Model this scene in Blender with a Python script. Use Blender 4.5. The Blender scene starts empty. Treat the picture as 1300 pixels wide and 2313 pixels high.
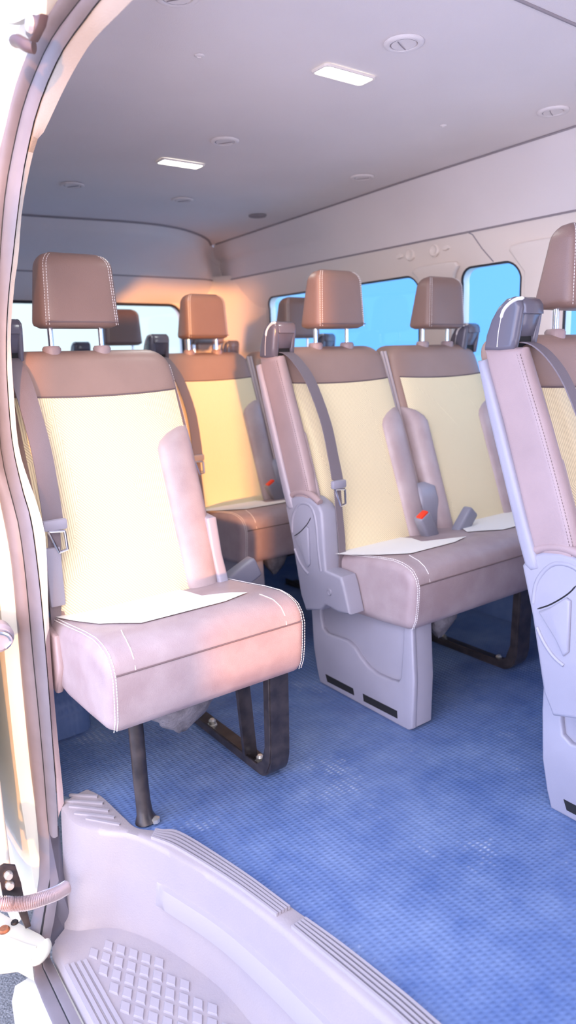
import bpy, bmesh, math, random
from mathutils import Vector, Matrix
random.seed(4)
SC = bpy.context.scene
COL = SC.collection
PI = math.pi

# ------------------------------------------------------------------ materials
def nt(name):
    m = bpy.data.materials.new(name); m.use_nodes = True
    t = m.node_tree; t.nodes.clear()
    o = t.nodes.new('ShaderNodeOutputMaterial')
    b = t.nodes.new('ShaderNodeBsdfPrincipled')
    t.links.new(b.outputs[0], o.inputs[0])
    return m, t, b, o
def lin(c):
    return tuple(((v/255)/12.92 if v/255 <= .04045 else ((v/255+.055)/1.055)**2.4) for v in c)+(1,)
def mat(name, rgb, rough=.5, metal=0, bump=0, scale=200, var=0, vscale=6, spec=.5, vcol=None, coat=0, kind='noise'):
    m, t, b, o = nt(name)
    c = rgb if len(rgb) == 4 else tuple(rgb)+(1,)
    b.inputs['Base Color'].default_value = c
    b.inputs['Roughness'].default_value = rough
    b.inputs['Metallic'].default_value = metal
    b.inputs['Specular IOR Level'].default_value = spec
    if coat: b.inputs['Coat Weight'].default_value = coat; b.inputs['Coat Roughness'].default_value = .15
    tc = t.nodes.new('ShaderNodeTexCoord')
    if var:
        n = t.nodes.new('ShaderNodeTexNoise'); n.inputs['Scale'].default_value = vscale; n.inputs['Detail'].default_value = 6
        t.links.new(tc.outputs['Object'], n.inputs['Vector'])
        r = t.nodes.new('ShaderNodeValToRGB')
        r.color_ramp.elements[0].position = .35; r.color_ramp.elements[1].position = .7
        d = vcol or tuple(v*(1-var) for v in c[:3])
        r.color_ramp.elements[0].color = c; r.color_ramp.elements[1].color = tuple(d[:3])+(1,)
        t.links.new(n.outputs['Fac'], r.inputs['Fac']); t.links.new(r.outputs['Color'], b.inputs['Base Color'])
    if bump:
        n = t.nodes.new('ShaderNodeTexVoronoi' if kind == 'voronoi' else 'ShaderNodeTexNoise')
        n.inputs['Scale'].default_value = scale
        t.links.new(tc.outputs['Object'], n.inputs['Vector'])
        bp = t.nodes.new('ShaderNodeBump'); bp.inputs['Strength'].default_value = bump; bp.inputs['Distance'].default_value = .002
        t.links.new(n.outputs[0], bp.inputs['Height']); t.links.new(bp.outputs[0], b.inputs['Normal'])
    return m
M = {}
M['leather'] = mat('grey_brown_leather', (.40, .295, .29), .42, bump=.25, scale=420, var=.12, vscale=9)
M['leather_cushion'] = mat('scuffed_cushion_leather', (.33, .25, .255), .42, bump=.3, scale=380, var=.3, vscale=11, vcol=(.42, .345, .35))
M['leather_worn'] = mat('worn_leather', (.42, .325, .325), .40, bump=.25, scale=420, var=.3, vscale=14, vcol=(.50, .41, .41))
M['leather_brown'] = mat('brown_leather', (.34, .225, .185), .42, bump=.25, scale=420, var=.10, vscale=9)
M['leather_dark'] = mat('dark_brown_leather', (.25, .155, .128), .40, bump=.25, scale=420, var=.08, vscale=9)
M['stitch'] = mat('white_thread', (.85, .82, .80), .7)
M['seam'] = mat('dark_seam_thread', (.16, .11, .11), .8)
M['piping'] = mat('pale_piping', (.50, .42, .425), .45)
M['plastic'] = mat('grey_plastic', (.34, .33, .39), .38, bump=.12, scale=700, var=.08, vscale=8)
M['plastic_dark'] = mat('dark_glossy_plastic', (.13, .12, .15), .22, bump=.05, scale=600)
M['glint_seam'] = mat('pale_glint_and_seam', (.8, .76, .72), .3)  # belt guides: painted sky highlight and the pale seam below it
M['slot'] = mat('black_void_plastic', (.01, .01, .012), .7)
M['chrome'] = mat('chrome', (.85, .85, .87), .13, metal=1)
M['black_metal'] = mat('black_painted_steel', (.020, .017, .02), .32, bump=.1, scale=120, var=.5, vscale=30, vcol=(.055, .045, .045))
M['bolt'] = mat('zinc_bolt', (.8, .78, .7), .3, metal=.8)
M['red'] = mat('red_button', (.85, .05, .015), .35)
M['buckle'] = mat('blue_grey_buckle', (.24, .24, .29), .33)
M['felt'] = mat('grey_felt', (.17, .16, .18), .95, bump=1, scale=160, var=.5, vscale=40)
M['headliner'] = mat('headliner_fabric', (.78, .71, .69), .9, bump=.25, scale=500, var=.05, vscale=3)
M['trim_pale'] = mat('pale_trim_plastic', (.84, .74, .66), .5, bump=.1, scale=500)
M['trim_cream'] = mat('cream_grained_trim', (.78, .70, .60), .55, bump=.35, scale=380)
M['groove'] = mat('panel_gap', (.30, .26, .27), .9)
M['cloth_trim'] = mat('cloth_pillar_trim', (.31, .26, .215), .9, bump=.4, scale=420)
M['rubber'] = mat('grey_rubber_seal', (.19, .168, .185), .48, bump=.15, scale=90, var=.12, vscale=20)
M['white_paint'] = mat('white_body_paint', (.80, .80, .70), .3, coat=.4)
M['step'] = mat('step_plastic', (.33, .295, .315), .42, bump=.3, scale=260, var=.12, vscale=10, vcol=(.36, .315, .315))
M['step_rib'] = mat('step_ridges', (.36, .33, .355), .35, bump=.1, scale=260)
M['asphalt'] = mat('asphalt', (.30, .30, .30), .9, bump=1, scale=220, var=.75, vscale=170, kind='voronoi')
M['conduit'] = mat('steel_spring_conduit', (.68, .60, .61), .22, metal=.6)
M['rust'] = mat('rusty_screw', (.34, .13, .06), .7, var=.5, vscale=80)
M['brown_plastic'] = mat('brown_rod_plastic', (.11, .07, .07), .4)
M['arm'] = mat('cream_enamel_arm', (.60, .60, .50), .4, var=.08, vscale=20)
M['gasket'] = mat('window_gasket', (.03, .028, .035), .5)
M['belt'] = mat('belt_webbing', (.20, .165, .18), .62, bump=.4, scale=900)

def mat_fabric(name, base, dark):
    m, t, b, o = nt(name)
    tc = t.nodes.new('ShaderNodeTexCoord')
    mp = t.nodes.new('ShaderNodeMapping'); mp.inputs['Rotation'].default_value = (0, .0, 0)
    t.links.new(tc.outputs['Object'], mp.inputs['Vector'])
    outs = []
    # patches of vertical and slanted fine cord, chosen by large cells
    for ang in (0, .75):
        mm = t.nodes.new('ShaderNodeMapping'); mm.inputs['Rotation'].default_value = (0, ang, 0)
        t.links.new(tc.outputs['Object'], mm.inputs['Vector'])
        w = t.nodes.new('ShaderNodeTexWave'); w.wave_type = 'BANDS'; w.bands_direction = 'X'
        w.inputs['Scale'].default_value = 62; w.inputs['Distortion'].default_value = .6
        t.links.new(mm.outputs[0], w.inputs['Vector']); outs.append(w.outputs['Fac'])
    v = t.nodes.new('ShaderNodeTexVoronoi'); v.inputs['Scale'].default_value = 6.5
    t.links.new(tc.outputs['Object'], v.inputs['Vector'])
    sp = t.nodes.new('ShaderNodeSeparateColor'); t.links.new(v.outputs['Color'], sp.inputs[0])
    gt = t.nodes.new('ShaderNodeMath'); gt.operation = 'GREATER_THAN'; gt.inputs[1].default_value = .5
    t.links.new(sp.outputs[0], gt.inputs[0])
    mx = t.nodes.new('ShaderNodeMix'); mx.data_type = 'FLOAT'
    t.links.new(gt.outputs[0], mx.inputs['Factor']); t.links.new(outs[0], mx.inputs[2]); t.links.new(outs[1], mx.inputs[3])
    r = t.nodes.new('ShaderNodeValToRGB')
    r.color_ramp.elements[0].position = .02; r.color_ramp.elements[1].position = .38
    r.color_ramp.elements[0].color = tuple(dark)+(1,); r.color_ramp.elements[1].color = tuple(base)+(1,)
    t.links.new(mx.outputs[0], r.inputs['Fac']); t.links.new(r.outputs['Color'], b.inputs['Base Color'])
    bp = t.nodes.new('ShaderNodeBump'); bp.inputs['Strength'].default_value = .3; bp.inputs['Distance'].default_value = .001
    t.links.new(mx.outputs[0], bp.inputs['Height']); t.links.new(bp.outputs[0], b.inputs['Normal'])
    b.inputs['Roughness'].default_value = .85; b.inputs['Specular IOR Level'].default_value = .2
    return m
M['fabric'] = mat_fabric('cream_corded_fabric', (.94, .82, .54), (.60, .49, .29))
M['insert'] = mat('white_cloth_insert', (.88, .86, .80), .85, bump=.3, scale=700, spec=.2)

def mat_floor():
    m, t, b, o = nt('blue_studded_vinyl')
    tc = t.nodes.new('ShaderNodeTexCoord')
    hs = []
    for d, s in (('X', 21), ('Y', 34)):
        w = t.nodes.new('ShaderNodeTexWave'); w.wave_type = 'BANDS'; w.bands_direction = d; w.inputs['Scale'].default_value = s
        t.links.new(tc.outputs['Object'], w.inputs['Vector']); hs.append(w.outputs['Fac'])
    mu = t.nodes.new('ShaderNodeMath'); mu.operation = 'MULTIPLY'
    t.links.new(hs[0], mu.inputs[0]); t.links.new(hs[1], mu.inputs[1])
    n = t.nodes.new('ShaderNodeTexNoise'); n.inputs['Scale'].default_value = 7; n.inputs['Detail'].default_value = 8; n.inputs['Roughness'].default_value = .65
    t.links.new(tc.outputs['Object'], n.inputs['Vector'])
    r = t.nodes.new('ShaderNodeValToRGB')
    r.color_ramp.elements[0].position = .36; r.color_ramp.elements[1].position = .95
    r.color_ramp.elements[0].color = (.080, .14, .32, 1); r.color_ramp.elements[1].color = (.22, .30, .47, 1)
    t.links.new(n.outputs['Fac'], r.inputs['Fac'])
    # scuffs caught on the stud tops
    n2 = t.nodes.new('ShaderNodeTexNoise'); n2.inputs['Scale'].default_value = 5.0; n2.inputs['Detail'].default_value = 10; n2.inputs['Roughness'].default_value = .75
    mp = t.nodes.new('ShaderNodeMapping'); mp.inputs['Location'].default_value = (3.1, 1.7, 0)
    t.links.new(tc.outputs['Object'], mp.inputs[0]); t.links.new(mp.outputs[0], n2.inputs['Vector'])
    r2 = t.nodes.new('ShaderNodeValToRGB'); r2.color_ramp.elements[0].position = .57; r2.color_ramp.elements[1].position = .72
    t.links.new(n2.outputs['Fac'], r2.inputs['Fac'])
    m2 = t.nodes.new('ShaderNodeMath'); m2.operation = 'MULTIPLY'
    t.links.new(r2.outputs['Color'], m2.inputs[0]); t.links.new(mu.outputs[0], m2.inputs[1])
    mx = t.nodes.new('ShaderNodeMix'); mx.data_type = 'RGBA'
    t.links.new(m2.outputs[0], mx.inputs['Factor']); t.links.new(r.outputs['Color'], mx.inputs[6]); mx.inputs[7].default_value = (.55, .62, .70, 1)
    t.links.new(mx.outputs[2], b.inputs['Base Color'])
    bp = t.nodes.new('ShaderNodeBump'); bp.inputs['Strength'].default_value = .55; bp.inputs['Distance'].default_value = .002
    t.links.new(mu.outputs[0], bp.inputs['Height']); t.links.new(bp.outputs[0], b.inputs['Normal'])
    b.inputs['Roughness'].default_value = .38
    return m
M['floor'] = mat_floor()
def mat_glass(name, tint, gl=.06):
    m = bpy.data.materials.new(name); m.use_nodes = True
    t = m.node_tree; t.nodes.clear()
    o = t.nodes.new('ShaderNodeOutputMaterial'); tr = t.nodes.new('ShaderNodeBsdfTransparent'); g = t.nodes.new('ShaderNodeBsdfGlossy')
    tr.inputs[0].default_value = tuple(tint)+(1,); g.inputs['Roughness'].default_value = .02
    mx = t.nodes.new('ShaderNodeMixShader'); mx.inputs[0].default_value = gl
    t.links.new(tr.outputs[0], mx.inputs[1]); t.links.new(g.outputs[0], mx.inputs[2]); t.links.new(mx.outputs[0], o.inputs[0])
    return m
M['glass_blue'] = mat_glass('blue_tinted_glass', (.50, .80, .95))
M['glass_clear'] = mat_glass('clear_glass', (.92, .96, .96), .04)
def mat_emit(name, c, s):
    m = bpy.data.materials.new(name); m.use_nodes = True
    t = m.node_tree; t.nodes.clear()
    o = t.nodes.new('ShaderNodeOutputMaterial'); e = t.nodes.new('ShaderNodeEmission')
    e.inputs[0].default_value = tuple(c)+(1,); e.inputs[1].default_value = s
    t.links.new(e.outputs[0], o.inputs[0]); return m
M['lamp'] = mat_emit('lit_lamp_lens', (.93, 1, .95), 3.2)

# ------------------------------------------------------------------ mesh helpers
ORG = Vector((0, 0, 0))
class MB:
    def __init__(s): s.v = []; s.f = []; s.sh = []
    def add(s, vs, fs):
        k = len(s.v); s.v += [tuple(p) for p in vs]; s.f += [tuple(i+k for i in f) for f in fs]; return s
    def rings(s, rs, closed=True, cap0=True, cap1=True):
        n = len(rs[0]); vs = [p for r in rs for p in r]; fs = []
        for i in range(len(rs)-1):
            for j in range(n if closed else n-1):
                a = i*n+j; b = i*n+(j+1) % n
                fs.append((a, b, b+n, a+n))
        if closed and cap0: fs.append(tuple(range(n-1, -1, -1)))
        if closed and cap1: fs.append(tuple((len(rs)-1)*n+j for j in range(n)))
        return s.add(vs, fs)
    def tube(s, path, r, n=8, caps=True):
        P = [Vector(p) for p in path]; rs = []
        rr = r if isinstance(r, (list, tuple)) else [r]*len(P)
        up = Vector((0, 0, 1)); prev = None
        for i, p in enumerate(P):
            d = (P[min(i+1, len(P)-1)]-P[max(i-1, 0)]).normalized()
            if prev is None:
                a = d.cross(up)
                if a.length < .1: a = d.cross(Vector((1, 0, 0)))
            else:
                a = prev-d*prev.dot(d)
            a.normalize(); prev = a; b = d.cross(a)
            rs.append([p+(a*math.cos(2*PI*k/n)+b*math.sin(2*PI*k/n))*rr[i] for k in range(n)])
        return s.rings(rs, True, caps, caps)
    def strap(s, path, width_dir, w, t):
        P = [Vector(p) for p in path]; wd = Vector(width_dir).normalized(); rs = []
        for i, p in enumerate(P):
            d = (P[min(i+1, len(P)-1)]-P[max(i-1, 0)]).normalized()
            a = wd-d*wd.dot(d); a.normalize(); nrm = d.cross(a)
            ww = w[i] if isinstance(w, (list, tuple)) else w
            rs.append([p-a*ww/2-nrm*t/2, p+a*ww/2-nrm*t/2, p+a*ww/2+nrm*t/2, p-a*ww/2+nrm*t/2])
        return s.rings(rs)
    def dashes(s, path, r=.0007, dash=.0042, gap=.0022):
        P = [Vector(p) for p in path]; L = [0]
        for i in range(1, len(P)): L.append(L[-1]+(P[i]-P[i-1]).length)
        def at(d):
            for i in range(1, len(P)):
                if d <= L[i] or i == len(P)-1:
                    q = (d-L[i-1])/max(1e-9, L[i]-L[i-1]); return P[i-1].lerp(P[i], min(1, q))
        d = 0
        while d+dash < L[-1]:
            s.tube([at(d), at(d+dash)], r, 4); d += dash+gap
        return s
    def box(s, c, sz, r=.0, rot=None, seg=2):
        bm = bmesh.new(); bmesh.ops.create_cube(bm, size=1)
        bmesh.ops.scale(bm, vec=sz, verts=bm.verts)
        if r: bmesh.ops.bevel(bm, geom=list(bm.edges), offset=r, segments=seg, affect='EDGES', profile=.5)
        mt = Matrix.Translation(c)
        if rot is not None: mt = mt @ rot
        bmesh.ops.transform(bm, matrix=mt, verts=bm.verts)
        bm.verts.index_update()
        s.add([v.co[:] for v in bm.verts], [tuple(v.index for v in f.verts) for f in bm.faces]); bm.free(); return s
    def slab(s, prof, x0, x1, r=.006, n=3, ax='yz', tx=None):
        """profile in the y,z plane run along x, rounded at both ends"""
        N = len(prof); A = sum(prof[i][0]*prof[(i+1) % N][1]-prof[(i+1) % N][0]*prof[i][1] for i in range(N))
        sg = 1 if A > 0 else -1
        nr = []
        for i in range(N):
            p0, p1, p2 = Vector(prof[i-1]), Vector(prof[i]), Vector(prof[(i+1) % N])
            e1 = (p1-p0); e2 = (p2-p1)
            e1 = e1.normalized() if e1.length > 1e-9 else e2.normalized(); e2 = e2.normalized() if e2.length > 1e-9 else e1
            n1 = Vector((-e1.y, e1.x))*sg; n2 = Vector((-e2.y, e2.x))*sg
            b = (n1+n2); b = b/max(.5, b.length_squared)*2 if b.length > .2 else n1
            nr.append(b)
        st = []
        if r > 0:
            for k in range(n+1):
                a = PI/2*k/n; st.append((x0+r*(1-math.sin(a)), r*(1-math.cos(a))))
            st = [(x0+r*(1-math.cos(PI/2*k/n)), r*(1-math.sin(PI/2*k/n))) for k in range(n+1)]
            st += [(x1-r*(1-math.cos(PI/2*k/n)), r*(1-math.sin(PI/2*k/n))) for k in range(n, -1, -1)]
        else: st = [(x0, 0), (x1, 0)]
        rs = []
        for x, d in st:
            ring = []
            for (a, b), nn in zip(prof, nr):
                q = (x, a+nn.x*d, b+nn.y*d)
                ring.append(tx(q) if tx else q)
            rs.append(ring)
        return s.rings(rs)
    def lathe(s, prof, c, axis='z', n=24, sx=1, sy=1):
        rs = []
        for r, h in prof:
            ring = []
            for k in range(n):
                a = 2*PI*k/n; u, v = r*math.cos(a)*sx, r*math.sin(a)*sy
                p = {'z': (u, v, h), 'x': (h, u, v), 'y': (u, h, v)}[axis]
                ring.append((c[0]+p[0], c[1]+p[1], c[2]+p[2]))
            rs.append(ring)
        return s.rings(rs)
    def grid(s, fn, nu, nv):
        vs = [fn(i/nu, j/nv) for i in range(nu+1) for j in range(nv+1)]
        fs = [(i*(nv+1)+j, (i+1)*(nv+1)+j, (i+1)*(nv+1)+j+1, i*(nv+1)+j+1) for i in range(nu) for j in range(nv)]
        return s.add(vs, fs)
def obj(name, mb, m, parent=None, ang=38, org=None, extra=(), **props):
    me = bpy.data.meshes.new(name)
    og = ORG if org is None else Vector(org)
    V = list(mb.v); F = list(mb.f); MI = [0]*len(F)
    for k, (e_, _) in enumerate(extra):
        n0 = len(V); V += e_.v; F += [tuple(i+n0 for i in f) for f in e_.f]; MI += [k+1]*len(e_.f)
    me.from_pydata([(Vector(v)-og)[:] for v in V], [], F)
    me.polygons.foreach_set('material_index', MI)
    bm = bmesh.new(); bm.from_mesh(me); bmesh.ops.recalc_face_normals(bm, faces=bm.faces); bm.to_mesh(me); bm.free()
    for p in me.polygons: p.use_smooth = True
    me.set_sharp_from_angle(angle=math.radians(ang))
    me.materials.append(M[m] if isinstance(m, str) else m)
    for _, m2 in extra: me.materials.append(M[m2])
    o = bpy.data.objects.new(name, me); COL.objects.link(o)
    if parent: o.parent = parent
    else: o.location = og
    for k, v in props.items(): o[k] = v
    return o
def empty(name, loc, label, cat, group=None):
    o = bpy.data.objects.new(name, None); COL.objects.link(o); o.location = loc; o.empty_display_size = .1
    o['label'] = label; o['category'] = cat
    if group: o['group'] = group
    return o
def thing(name, mb, m, label, cat, group=None, org=None, ang=38):
    o = obj(name, mb, m, None, ang, org); o['label'] = label; o['category'] = cat
    if group: o['group'] = group
    return o
def struct(name, mb, m, ang=38):
    o = obj(name, mb, m, None, ang, (0, 0, 0)); o['kind'] = 'structure'; return o
def kids(o): return [c for c in bpy.data.objects if c.parent == o]
def dup(o, parent=None):
    c = o.copy(); COL.objects.link(c)
    if parent: c.parent = parent
    for k in kids(o): dup(k, c)
    return c
def cr(pts, n):
    """n points along a smooth curve through pts"""
    P = [Vector(p) for p in pts]; out = []; m = len(P)-1
    for k in range(n):
        t = k/(n-1)*m; i = min(int(t), m-1); u = t-i
        p0, p1, p2, p3 = P[max(i-1, 0)], P[i], P[i+1], P[min(i+2, m)]
        out.append(.5*((2*p1)+(p2-p0)*u+(2*p0-5*p1+4*p2-p3)*u*u+(3*p1-p0-3*p2+p3)*u**3))
    return out
def resamp(pts, n):
    P = [Vector(p) for p in pts]; L = [0]
    for i in range(1, len(P)): L.append(L[-1]+(P[i]-P[i-1]).length)
    out = []; i = 1
    for k in range(n):
        d = L[-1]*k/(n-1)
        while i < len(P)-1 and L[i] < d: i += 1
        out.append(P[i-1].lerp(P[i], (d-L[i-1])/max(1e-9, L[i]-L[i-1])))
    return out
def interp(tab, t):
    if t <= tab[0][0]: return tab[0][1]
    for (a, b), (c, d) in zip(tab, tab[1:]):
        if t <= c: return b+(d-b)*(t-a)/(c-a)
    return tab[-1][1]

# ------------------------------------------------------------------ seat pieces
def yf(z): return 1.500+.36*(z-.455)           # middle of the backrest's front
def sup(w, t, n, k, N):
    a = 2*PI*k/N; c, s = math.cos(a), math.sin(a)
    return (w/2*math.copysign(abs(c)**(2/n), c), t/2*math.copysign(abs(s)**(2/n), s))
WB = [(.42, .40), (.52, .435), (.65, .45), (.85, .45), (.95, .44), (1.04, .425)]
TB = .125
ZT = 1.035
def bsec(z):
    w = interp(WB, z); t = TB; dw = 0; dt = 0
    if z > ZT-.05:
        q = (z-(ZT-.05))/.05; dw = .05*(1-math.sqrt(max(0, 1-q*q)))
    if z > ZT-.03:
        q = (z-(ZT-.03))/.03; dt = .03*(1-math.sqrt(max(0, 1-q*q)))
    return w-2*dw, t-2*dt
def bfront(xc, dx, z, off=0):
    w, t = bsec(z); q = min(.999, abs(dx)/(w/2)); e = (1-q**5)**(1/5)
    yc = yf(z)+TB/2
    bul = .010*math.cos(min(1, abs(dx)/.2)*PI/2)      # hollow middle between the bolsters
    return (xc+dx, yc-t/2*e+bul*0-off, z)
def backrest(parent, xc, rb=.118, lb=.185):
    N = 56; rs = []
    zs = [.40, .44, .5, .56, .62, .7, .78, .86, .92, .96, .985, .995, 1.003, 1.011, 1.018, 1.024, 1.029, 1.033, 1.0349]
    for z in zs:
        w, t = bsec(z); yc = yf(z)+TB/2
        rs.append([(xc+a, yc+b, z) for a, b in (sup(w, t, 5, k, N) for k in range(N))])
    body = MB().rings(rs)
    # cream cloth panel
    def ins(u, v):
        z = .448+(.926-.448)*v
        hw = .205 if z > .84 else .205-.0*z
        dx = -hw+2*hw*u
        sag = .012*(4*(u-.5)**2)*(1 if v > .9 else 0)
        return bfront(xc, dx, z+sag*.6, .0035)
    sm = MB()
    sm.tube([ins(i/24, 1) for i in range(25)], .0022, 6)
    st = MB()
    for off in (0, .006):
        pts = []
        for i in range(40):
            z = .60+(1.0-.60)*i/39; w, t = bsec(z)
            x, y, z = bfront(xc, w/2*.985, z, .0); pts.append((x-off*.7+.002, y-.0025+(.0 if off else .004), z))
        st.dashes(pts)
    b = obj('backrest', body, 'leather_brown', parent, 60, extra=[(sm, 'seam'), (st, 'stitch')])
    obj('fabric_panel', MB().grid(ins, 24, 30), 'fabric', b, 60, label='cream corded cloth panel')
    for sgn, on in ((1, rb), (-1, lb)):
        if not on: continue
        rs = []; n = 22
        for i in range(25):
            q = i/24; z = .425+(.842-.425)*q
            inn = (rb if sgn > 0 else lb); out = .222
            if q > .86: inn += .075*((q-.86)/.14)**2.2
            if q < .08: inn += .012*(1-q/.08)
            hgt = .026*min(1, (1-q)*9)**.5*(.75+.25*q)+.0015
            ring = []
            for k in range(n):
                a = 2*PI*k/n
                u = math.cos(a); dx = (inn+out)/2+(out-inn)/2*math.copysign(abs(u)**.8, u)
                o_ = hgt*math.sin(a) if math.sin(a) > 0 else -.02*abs(math.sin(a))
                x, y, zz = bfront(xc, sgn*min(dx, .2235), z, 0)
                if dx > .2: y += .25*(dx-.2)
                ring.append((x, y-o_, zz))
            rs.append(ring)
        bo = obj('bolster', MB().rings(rs), 'leather_worn', b, 70, label='padded leather side bolster')
    return b
def headrest(parent, xc):
    yF = 1.672; zB, zT = 1.088, 1.258; N = 40; rs = []
    for i in range(27):
        q = i/26; z = zB+(zT-zB)*q
        dep = .112-.052*q; wid = .196-.020*q
        r = 0
        if q < .10: e = 1-q/.10; r = .016*(1-math.sqrt(max(0, 1-e*e)))
        if q > .80: e = (q-.80)/.20; r = .032*(1-math.sqrt(max(0, 1-e*e)))
        rr = min(r, dep/2-.004)
        lean = .012*q
        rs.append([(xc+a, yF+lean+dep/2+b_, z) for a, b_ in (sup(wid-2*r, dep-2*rr, 5.0, k, N) for k in range(N))])
    body = MB().rings(rs)
    st = MB()
    for sx in (-1, 1):
        for o2 in (0, .0065):
            p = []
            for i in range(30):
                q = .03+.95*i/29; z = zB+(zT-zB)*q
                r = 0
                if q > .80: e = (q-.80)/.20; r = .032*(1-math.sqrt(max(0, 1-e*e)))
                dep = .112-.052*q; wid = .196-.020*q-2*r; dx = wid/2*.90-o2
                y = yF+.012*q+dep/2-(dep/2-min(r, dep/2-.004))*(1-min(.999, dx/(wid/2))**5)**.2
                p.append((xc+sx*dx, y-.0006, z))
            st.dashes(p)
    sm = MB(); sm.tube([(xc+.09*math.sin(t), yF+.002+.0*t, zB+.012) for t in [(-1.3+2.6*i/12) for i in range(13)]], .0016, 6)
    h = obj('headrest', body, 'leather_dark', parent, 60, extra=[(st, 'stitch'), (sm, 'seam')])
    for dx in (-.063, .063):
        obj('headrest_post', MB().tube([(xc+dx, 1.735, 1.02), (xc+dx, 1.735, 1.10)], .0065, 14), 'chrome', h, label='chrome headrest post')
        obj('post_collar', MB().lathe([(.001, 1.025), (.021, 1.026), (.022, 1.040), (.018, 1.046), (.001, 1.047)], (xc+dx, 1.735, 0), n=20), 'leather', h, label='round post collar')
    return h
def zcush(y):      # top of the cushion
    return interp([(1.195, .42), (1.20, .445), (1.215, .463), (1.24, .474), (1.28, .478), (1.34, .473), (1.42, .462), (1.5, .452), (1.56, .445)], y)
def cushion(parent, x0, x1, inserts, yfr=0):
    prof = [(1.235, .295), (1.215, .302), (1.204, .32), (1.198, .36), (1.195, .42), (1.200, .445), (1.214, .462), (1.24, .4735), (1.28, .478), (1.34, .473), (1.42, .462), (1.5, .452), (1.56, .445), (1.575, .43), (1.575, .30), (1.56, .29), (1.45, .282), (1.33, .288)]
    # wear and a soft sag between the ends
    def tx(p):
        x, y, z = p; u = (x-x0)/(x1-x0)
        return (x, y-.006*math.sin(PI*u), z-.004*math.sin(PI*u)*(1 if z > .44 else 0)+.004*math.sin(9*x)*(1 if z < .31 else 0))
    mb = MB()
    P2 = []
    for i in range(len(prof)):
        a, b = prof[i], prof[(i+1) % len(prof)]
        P2.append(a)
        if (Vector(a)-Vector(b)).length > .05: P2.append(((a[0]+b[0])/2, (a[1]+b[1])/2))
    # long run split so that the sag shows
    mb.slab(P2, x0, x1, .028, 5, tx=None)
    def fin(L, R):
        def f(u, v):
            y = 1.525+(1.288-1.525)*v
            a = interp(L, v); b_ = interp(R, v); x = a+(b_-a)*u
            return (x, y, zcush(y)+.0028)
        obj('fabric_insert', MB().grid(f, 16, 20), 'insert', c, 60, label='white cloth seat insert')
    st = MB(); sm = MB()
    for xe, s in ((x0, 1), (x1, -1)):
        for o2 in (.010, .016):
            P = [(xe+s*o2, y-(.0015 if z < .45 else 0), z) for y, z in ((1.213, .305), (1.2025, .33), (1.197, .37), (1.1945, .42))]
            P += [(xe+s*o2, y, zcush(y)-.003+(o2-.01)*.35) for y in (1.2, 1.207, 1.215, 1.23, 1.25, 1.28, 1.31, 1.34, 1.38, 1.42, 1.46, 1.5, 1.54)]
            st.dashes(P, .0009)
        xx = xe+s*.058
        st.tube([(xx, 1.1945, .425)]+[(xx+s*.012*(i/12)**2, 1.1955+.0865*i/12, zcush(1.1955+.0865*i/12)+.0004) for i in range(13)], .0010, 6)
    sm.tube([(x0+.018+(x1-x0-.036)*i/20, 1.1945, .425) for i in range(21)], .0016, 6)
    c = obj('cushion', mb, 'leather_cushion', parent, 60, extra=[(st, 'stitch'), (sm, 'seam')])
    for L, R in inserts: fin(L, R)
    return c
def guide(parent, x0, sgn=1):
    """plastic shoulder belt guide: two cheeks, a hood and a dark mouth"""
    prof = [(1.708, 1.006), (1.703, 1.03), (1.698, 1.06), (1.694, 1.085), (1.698, 1.099), (1.712, 1.107), (1.730, 1.104), (1.748, 1.090), (1.764, 1.066), (1.776, 1.035), (1.780, 1.006), (1.74, 1.003)]
    hood = [(1.688, 1.074), (1.690, 1.092), (1.698, 1.102), (1.712, 1.107), (1.730, 1.104), (1.748, 1.090), (1.764, 1.066), (1.776, 1.035), (1.780, 1.006), (1.765, 1.004), (1.755, 1.04), (1.735, 1.066), (1.715, 1.074), (1.70, 1.072)]
    W = .080
    m = MB()
    m.slab(prof, x0, x0+.026, .011, 5); m.slab(prof, x0+W-.014, x0+W, .006, 3); m.slab([(1.694, 1.08), (1.700, 1.058), (1.707, 1.032), (1.716, 1.030), (1.72, 1.06), (1.71, 1.085)], x0+.018, x0+W-.008, .002, 1); m.slab(hood, x0+.014, x0+W-.008, .002, 1)
    g = obj('belt_guide', m, 'plastic_dark', parent, 50, label='dark plastic shoulder belt guide')
    obj('guide_mouth', MB().slab([(1.712, 1.004), (1.712, 1.040), (1.735, 1.05), (1.76, 1.03), (1.765, 1.004)], x0+.026, x0+W-.014, 0), 'slot', g)
    ex = x0+.0005
    obj('guide_glint', MB().tube([(ex, p[0], p[1]) for p in cr([(1.737, 1.066, 0), (1.731, 1.082, 0), (1.718, 1.094, 0), (1.702, 1.101, 0), (1.685, 1.1015, 0)], 14)], [.001]+[.0036]*12+[.001], 8), 'glint_seam', g, label='pale strip standing for the sky highlight on the guide')  # sky reflection on the guide's shoulder, put in as a pale tube
    obj('guide_seam', MB().tube([(ex, 1.744, 1.012), (ex, 1.742, 1.04), (ex, 1.737, 1.066)], .0012, 6), 'glint_seam', g)
    return g
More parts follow.
